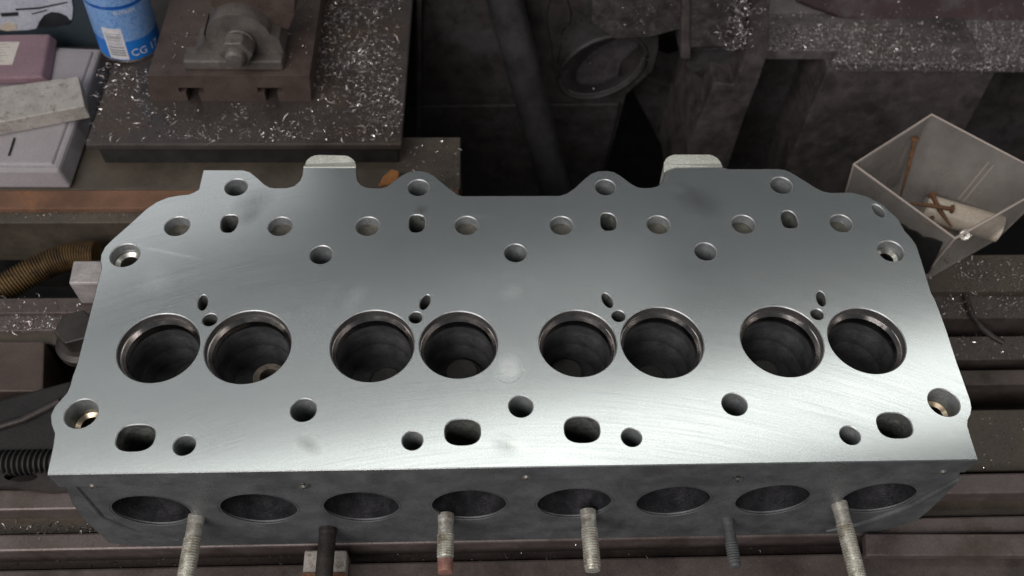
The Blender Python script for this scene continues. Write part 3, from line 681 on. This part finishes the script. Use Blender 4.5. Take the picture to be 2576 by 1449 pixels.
tag(bpy.data.objects['steel_block'], 'reddish brown steel block lying in the bed slot at the left edge', 'block')
ca = tag(empty('iron_clamp'), 'black iron clamp with raised edge running under the front left of the head', 'clamp')
quadprism('arm_plate', [(-160, 1180), (150, 1150), (182, 955), (-160, 1045)], -.105, -.088, 'black', ca, .002)
mb = MB(); mb.tube([P(-100, 1105, -.0868), P(60, 1055, -.0868), P(150, 1010, -.0868)], .0022, 10); obj('raised_edge', mb, 'dark_steel', ca)
# threaded rod
tr_ = MB(); c0 = P(10, 1164, -.09); prof = []; zz = -.08
while zz < .10: prof += [(.0068, zz), (.0068, zz+.0008), (.0050, zz+.0016), (.0050, zz+.0020)]; zz += .0028
tr_.lathe(prof, 18, Matrix.Translation(c0-Vector((.07, 0, 0))) @ Matrix.Rotation(PI/2, 4, 'Y'))
tag(obj('threaded_rod', tr_, 'black'), 'dark threaded rod running towards the front left corner of the head', 'threaded rod')
lk = tag(empty('slotted_link'), 'dark flat link with an oval hole lying at the front left, below the threaded rod', 'link')
mb = MB(); o_ = [P(x, y, -.0895) for x, y in [(-80, 1180), (60, 1178), (150, 1190), (190, 1232), (120, 1236), (40, 1224), (-80, 1216)]]
h_ = [P(52+42*math.cos(t), 1199+13*math.sin(t), -.0895) for t in [2*PI*i/24 for i in range(24)]]
fl = o_+h_; mb.add(fl, [tuple(q) if (fl[q[1]]-fl[q[0]]).cross(fl[q[2]]-fl[q[0]]).z > 0 else tuple(q)[::-1] for q in tessellate_polygon([[Vector((v.x, v.y, 0)) for v in o_], [Vector((v.x, v.y, 0)) for v in h_]])], 0)
for lp in (o_, h_):
    n = len(lp); mb.add(lp+[v-Vector((0, 0, .006)) for v in lp], [(i, (i+1) % n, n+(i+1) % n, n+i) for i in range(n)], 0)
obj('link_plate', mb, 'dark_steel', lk)

# ================================================================== MIDDLE BACK
pp = MB(); pa, pb = PY(1238, -120, .60), PY(1408, 520, .545)
rp = (PY(1440, 480, .545)-PY(1362, 480, .545)).length/2
pp.tube([pa.lerp(pb, t/12) for t in range(13)], rp, 28); tag(obj('pipe', pp, 'pipe'), 'dark steel pipe leaning against the machine casting behind the head', 'pipe')
of = MB(); zo = -.1044; ob = [P(950, 468, zo), P(1000, 462, zo), P(1004, 430, zo+.006), P(985, 424, zo+.008), P(962, 445, zo+.004)]
of.prism(ob, (0, 0, -.004)); tag(obj('rust_flake', of, 'orange', None, .0008), 'orange flake of rusty scale lying on the rusty strip just behind the head', 'scale')

# ================================================================== PLASTIC BOX, RIGHT
bxo = tag(empty('plastic_box'), 'cloudy clear plastic box of old nails behind the right end of the head', 'box')
ZT, ZF = -.040, -.098
rimc = [P(2148, 414, ZT), P(2402, 600, ZT), P(2660, 455, ZT), P(2343, 288, ZT)]
ctr = sum(rimc, Vector())/4
flo = [Vector((ctr.x+(v.x-ctr.x)*.86, ctr.y+(v.y-ctr.y)*.86, ZF)) for v in rimc]
def wall_(a, b, c_, d, th, name, mat='clear'):
    mb = MB(); nrm = (b-a).cross(d-a).normalized()*th; mb.hexa([a, b, b+nrm, a+nrm, d, c_, c_+nrm, d+nrm]); return obj(name, mb, mat, bxo)
for i in range(4):
    j = (i+1) % 4; wall_(flo[i], flo[j], rimc[j], rimc[i], -.0012, 'box_wall', 'clear_thin' if i == 1 else 'clear')
mb = MB(); mb.hexa([v-Vector((0, 0, .0012)) for v in flo]+flo); obj('box_floor', mb, 'clear', bxo)
mb = MB(); mb.tube(rimc+[rimc[0], rimc[0].lerp(rimc[1], .05)], .00085, 8); obj('box_rim', mb, 'clear_edge', bxo)
for i in (0, 1, 3):
    mb = MB(); mb.tube([flo[i], rimc[i]], .0008, 6); obj('box_corner', mb, 'clear_edge', bxo)
for a_, b_ in (((2487, 408), (2412, 500)), ((2500, 415), (2424, 506))):
    mb = MB(); A_, B_ = flo[2].lerp(flo[3], .5), rimc[2].lerp(rimc[3], .5)
    nw = (flo[3]-flo[2]).cross(rimc[2]-flo[2]).normalized()
    def onw(p):
        d = ray(*p); t = (flo[2]-CAM).dot(nw)/d.dot(nw); return CAM+d*t-nw*.0006*(1 if nw.dot(FW) > 0 else -1)
    mb.tube([onw(a_), onw(b_)], .0007, 6); obj('moulded_line', mb, 'clear_edge', bxo)
# contents
ZI = ZF+.001
def nail(pts, r, label, head_end=True):
    t = tag(empty('nail'), label, 'nail', 'rusty nails in the plastic box'); mb = MB(); mb.tube(pts, [r]*(len(pts)-1)+[r*.35], 10); obj('shank', mb, 'nail', t)
    d = (pts[1]-pts[0]).normalized(); mb = MB(); mb.lathe([(.0002, -.0012), (r*2, -.001), (r*2.1, 0), (r*.9, .0012)], 14, Matrix.Translation(pts[0]) @ d.to_track_quat('Z', 'Y').to_matrix().to_4x4()); obj('nail_head', mb, 'nail', t)
nail([P(2394, 526, ZI+.021), P(2340, 517, ZI+.021), P(2275, 510, ZI+.020)], .0014, 'rusty nail lying level with its head to the right, over the crossing nail')
nail([P(2346, 492, ZI+.019), P(2365, 530, ZI+.018), P(2394, 572, ZI+.014)], .0015, 'rusty nail crossing under the level nail in the plastic box')
nail([P(2336, 564, ZI+.009), P(2350, 538, ZI+.011), P(2372, 500, ZI+.015)], .0013, 'short rusty nail lowest of the crossed nails in the plastic box')
nail([P(2302, 350, ZI+.05), P(2286, 420, ZI+.03), P(2262, 505, ZI+.004)], .0013, 'long orange rusty nail leaning upright in the back corner of the plastic box')
scw = tag(empty('screw'), 'bright cross head screw in the near corner of the plastic box', 'screw')
ps = P(2427, 592, ZI+.008); mb = MB(); dd = (CAM-ps).normalized(); qm = Matrix.Translation(ps) @ dd.to_track_quat('Z', 'Y').to_matrix().to_4x4()
mb.lathe([(.0018, -.006), (.0022, -.002), (.0042, -.0008), (.0042, .0004), (.003, .0013), (.0002, .0016)], 20, qm); obj('screw_head', mb, 'bright', scw)
mb = MB()
for r_ in (0, PI/2):
    mb.hexa([qm @ Matrix.Rotation(r_, 4, 'Z') @ Vector(v) for v in [(-.0016, -.0003, .001), (.0016, -.0003, .001), (.0016, .0003, .001), (-.0016, .0003, .001), (-.0016, -.0003, .0019), (.0016, -.0003, .0019), (.0016, .0003, .0019), (-.0016, .0003, .0019)]])
obj('cross_slot', mb, 'black', scw)
mb = MB(); c1, c2 = P(2325, 520, ZI+.009), P(2518, 577, ZI+.009); dd = (c2-c1).normalized()
mb.lathe([(.0005, -.0), (.0075, .0), (.0088, .0015), (.009, (c2-c1).length*.98), (.0005, (c2-c1).length)], 28, Matrix.Translation(c1) @ dd.to_track_quat('Z', 'Y').to_matrix().to_4x4())
tag(obj('plastic_plug', mb, 'cream'), 'cream coloured plastic rod lying in the box of nails', 'plastic rod')
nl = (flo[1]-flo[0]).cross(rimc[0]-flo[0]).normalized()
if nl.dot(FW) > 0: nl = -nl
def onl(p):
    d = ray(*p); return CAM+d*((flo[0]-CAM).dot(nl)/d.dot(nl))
mb = MB(); mb.prism([onl(p)+nl*.0003 for p in [(2246, 546), (2262, 560), (2276, 564), (2290, 575), (2308, 581), (2326, 595), (2345, 597), (2374, 608), (2360, 640), (2339, 684), (2326, 690), (2300, 660), (2262, 610)]], nl*.0012); obj('dark_interior_patch', mb, 'black', bxo)  # added black sheet for the dark interior seen through this wall
rnd = random.Random(9); mb = MB()
for k_ in range(60):
    u_, v_ = rnd.random(), rnd.random(); p_ = flo[0].lerp(flo[1], .3+.7*u_).lerp(flo[3].lerp(flo[2], .3+.7*u_), .55*v_*v_); r_ = rnd.uniform(.0008, .0028)
    vs = [p_+Vector((rnd.uniform(-1, 1)*r_, rnd.uniform(-1, 1)*r_, rnd.uniform(0, 1.6)*r_)) for _ in range(6)]
    mb.add(vs, [(0, 1, 2), (0, 2, 3), (0, 3, 4), (1, 2, 5), (2, 3, 5), (3, 4, 5), (0, 1, 4), (1, 4, 5)], rnd.choice((0, 0, 1, 2)))
tag(obj('bin_debris', mb, ['nail', 'bar', 'dark_steel']), 'rusty crumbs and scraps in the near corner of the plastic box', None, None, 'stuff')
nail([P(2318, 556, ZI+.016), P(2352, 566, ZI+.012), P(2392, 580, ZI+.006)], .0012, 'small rusty nail by the screw in the near corner of the plastic box')
# handwheel rim at the right
hw = MB(); wc = P(2640, 760, -.1); 
arc = [P(x, y, -.102) for x, y in [(2418, 700), (2426, 735), (2434, 765), (2448, 798), (2470, 826), (2498, 848), (2524, 862)]]
hw.tube(arc, .0018, 10); tag(obj('cable', hw, 'dark_steel'), 'dark curved cable lying across the slots at the right edge', 'cable')

# ================================================================== FRONT
rb = tag(empty('clamp_block'), 'rust stained steel clamp block standing below the dark stud in front of the head', 'block')
zc_ = ZB+.006
quadprism('block_body', [(758, 1480), (868, 1480), (873, 1384), (766, 1384)], ZB-.016, zc_, 'bar', rb, .0008)
quadprism('rusty_edge', [(757, 1478), (869, 1478), (870, 1440), (760, 1440)], zc_+.0002, zc_+.001, 'nail', rb, .0003)
quadprism('wooden_batten', [(2180, 1398), (2900, 1398), (2900, 1342), (2176, 1342)], ZB+.0002, ZB+.006, 'bed_pink', None, .0008)
tag(bpy.data.objects['wooden_batten'], 'flat pinkish worn bar lying on the table at the lower right', 'bar')
bpy.data.objects['wooden_batten'].name = 'flat_bar'

# ================================================================== SWARF
def swarf(name, label, n, sampler, size, seed, mat='swarf', tilt=.5, wid=(.00009, .00026), patch=0):
    rnd = random.Random(seed); mb = MB()
    for _ in range(n):
        p = sampler(rnd)
        if p is None: continue
        if patch and rnd.random() > .25+1.5*patch*max(0, noise.noise(Vector(p)*28+Vector((seed, 0, 0)))+.25): continue
        s_ = rnd.uniform(*size)*rnd.choice((.45, .6, .8, 1, 1.3)); ang = rnd.uniform(1.6, 5) if rnd.random() < .6 else rnd.uniform(.4, 1.4); r = s_/max(ang, .8)
        rot = Matrix.Rotation(rnd.uniform(0, 2*PI), 3, 'Z') @ Matrix.Rotation(rnd.gauss(0, tilt), 3, 'X') @ Matrix.Rotation(rnd.gauss(0, tilt), 3, 'Y')
        wd = rnd.uniform(*wid); k_ = max(2, int(ang*2)); pit = rnd.uniform(-.3, .3)*r; vs = []; tw = rnd.uniform(-1, 1)
        for i in range(k_+1):
            a = ang*i/k_; rr = r*(1+.25*i/k_); t_ = tw+a*.3
            ww = wd*(1-.7*abs(2*i/k_-1)**3)
            c = Vector((rr*math.cos(a)-r, rr*math.sin(a), pit*a)); o = Vector((math.cos(a)*math.sin(t_), math.sin(a)*math.sin(t_), math.cos(t_)))*ww
            vs += [rot @ (c-o), rot @ (c+o)]
        zmin = min(v.z for v in vs)
        mb.add([p+v-Vector((0, 0, zmin-.0001)) for v in vs], [(2*i, 2*i+2, 2*i+3, 2*i+1) for i in range(k_)], 0, True)
    if mat == 'swarf':
        k_ = 0; q = []
        while k_ < len(mb.f):
            v0 = mb.f[k_][0]; m_ = rnd.choice((0, 1, 1, 1)); n_ = k_
            while k_ < len(mb.f) and (k_ == n_ or mb.f[k_][0] == mb.f[k_-1][1]): mb.mi[k_] = m_; k_ += 1
        mat = ['swarf', 'swarf_dull']
    return tag(obj(name, mb, mat), label, None, None, 'stuff')
def rect(pts, z, avoid=()):
    w_ = [P(x, y, z) for x, y in pts]; x0, x1 = min(v.x for v in w_), max(v.x for v in w_); y0, y1 = min(v.y for v in w_), max(v.y for v in w_)
    def inside(p, q):
        r = False; n = len(q)
        for i in range(n):
            a, b = q[i], q[i-1]
            if (a.y > p.y) != (b.y > p.y) and p.x < (b.x-a.x)*(p.y-a.y)/(b.y-a.y)+a.x: r = not r
        return r
    av = [[P(x, y, z) for x, y in q] for q in avoid]
    def f(rnd):
        for _ in range(40):
            p = Vector((rnd.uniform(x0, x1), rnd.uniform(y0, y1), z))
            if inside(p, w_) and not any(inside(p, q) for q in av): return p
        return None
    return f
plate_poly = [(222, 356), (1006, 356), (1010, 0), (1012, -90), (300, -90), (262, 150)]
av = [[(376, 262), (786, 262), (826, -120), (440, -120)]]
swarf('plate_swarf', 'bright curly metal swarf scattered over the steel plate', 5600, rect([(640, 356), (1006, 356), (1010, 0), (1012, -90), (800, -90), (780, 260)], ZP, av), (.0016, .0062), 1, patch=1, wid=(.00008, .00024))
swarf('plate_swarf', 'bright curly metal swarf scattered over the left of the steel plate', 2000, rect([(222, 356), (700, 356), (700, 262), (376, 262), (376, 180), (262, 150)], ZP, av), (.0016, .0064), 2, patch=1, wid=(.00008, .00024))
swarf('block_swarf', 'loose swarf on the top of the slotted block', 70, rect([(400, 180), (480, 180), (520, 30), (440, 20)], ZS), (.0018, .004), 3)
swarf('block_swarf', 'loose swarf on the right of the slotted block top', 90, rect([(724, 180), (770, 180), (800, -20), (735, -20)], ZS), (.0018, .004), 4)
swarf('rail_swarf', 'swarf on the brown block under the plate corner', 110, rect([(1018, 480), (1156, 480), (1156, 352), (1018, 352)], -.1055), (.0015, .004), 5)
swarf('rail_swarf', 'swarf sprinkled along the rusty strip ledge', 150, rect([(0, 550), (420, 550), (420, 527), (0, 527)], -.108), (.001, .0028), 6)
swarf('rail_swarf', 'curly swarf heaped on the inner rail at the left', 420, rect([(-20, 836), (215, 836), (215, 790), (-20, 790)], -.1025), (.002, .005), 7, tilt=.9)
swarf('rail_swarf', 'a few curls of swarf on the inner rail', 40, rect([(0, 786), (200, 786), (200, 752), (0, 752)], -.1), (.002, .006), 8, tilt=.9)
swarf('slot_swarf', 'swarf in the bed slot beside the left end of the head', 170, rect([(110, 985), (230, 985), (230, 870), (110, 870)], -.137), (.002, .005), 9, tilt=.9)
swarf('slot_swarf', 'swarf lying in the front table slot', 480, rect([(-20, 1342), (1000, 1350), (1000, 1318), (-20, 1312)], ZB-.011), (.0015, .004), 10, tilt=.8)
swarf('slot_swarf', 'swarf lying in the nearest table slot', 420, rect([(-20, 1430), (2600, 1430), (2600, 1388), (-20, 1388)], ZB-.016), (.0015, .0035), 11, tilt=.8)
swarf('table_swarf', 'specks of swarf on the front table', 60, rect([(-20, 1384), (2600, 1384), (2600, 1344), (-20, 1344)], ZB), (.001, .003), 12)
swarf('rail_swarf', 'swarf over the right rails beside the plastic box', 620, rect([(2360, 800), (2620, 800), (2620, 640), (2400, 660)], -.1), (.0012, .004), 13, tilt=.9)
swarf('rail_swarf', 'swarf on the lower right rail', 170, rect([(2400, 905), (2620, 905), (2620, 846), (2400, 846)], -.11), (.0012, .0035), 14, tilt=.8)
swarf('rail_swarf', 'flecks of swarf on the right front rail', 70, rect([(2460, 1180), (2620, 1180), (2620, 1035), (2460, 1035)], -.102), (.001, .003), 15)
swarf('ledge_swarf', 'thick layer of swarf along the column ledge', 8000, rect([(1936, 132), (2110, 128), (2090, 176), (2660, 182), (2660, 62), (1936, 60)], ZL), (.0012, .0045), 16, 'swarf_dull', tilt=.7)
swarf('ledge_swarf', 'bright curls in the swarf along the column ledge', 1300, rect([(1936, 132), (2110, 128), (2090, 176), (2660, 182), (2660, 90), (1936, 70)], ZL+.001), (.0015, .006), 17, tilt=.8)
swarf('ledge_swarf', 'specks of swarf on the dusty bank behind the ledge', 420, lambda rnd: onb((rnd.uniform(1940, 2600), 75-abs(rnd.gauss(0, 30))), .0055), (.001, .003), 22, tilt=.7)
def clump(rnd):
    x = rnd.gauss(1862, 21); y = rnd.uniform(-30, 126); x -= .12*(y-50)
    return PY(x, y, .562+rnd.uniform(-.012, .004))
swarf('swarf_clump', 'tangled clump of bright swarf hanging on the column casting', 1000, clump, (.003, .009), 18, tilt=1.5)
def dusting(pts, Y):
    w_ = [PY(x, y, Y) for x, y in pts]; x0, x1 = min(v.x for v in w_), max(v.x for v in w_); z0, z1 = min(v.z for v in w_), max(v.z for v in w_)
    return lambda rnd: Vector((rnd.uniform(x0, x1), Y-.0006, rnd.uniform(z0, z1)))
swarf('casting_swarf', 'flecks of swarf stuck on the upper casting', 110, dusting([(1560, 0), (1712, 0), (1700, 86), (1560, 86)], .585), (.001, .003), 19, tilt=.6)
swarf('casting_swarf', 'flecks of swarf stuck on the casting ribs', 90, dusting([(1850, 220), (2060, 220), (2000, 420), (1850, 420)], .614), (.001, .003), 20, tilt=.6)
swarf('casting_swarf', 'flecks of swarf around the round recess', 50, dusting([(1410, 110), (1640, 110), (1600, 240), (1410, 240)], YW), (.001, .0025), 21, tilt=.6)
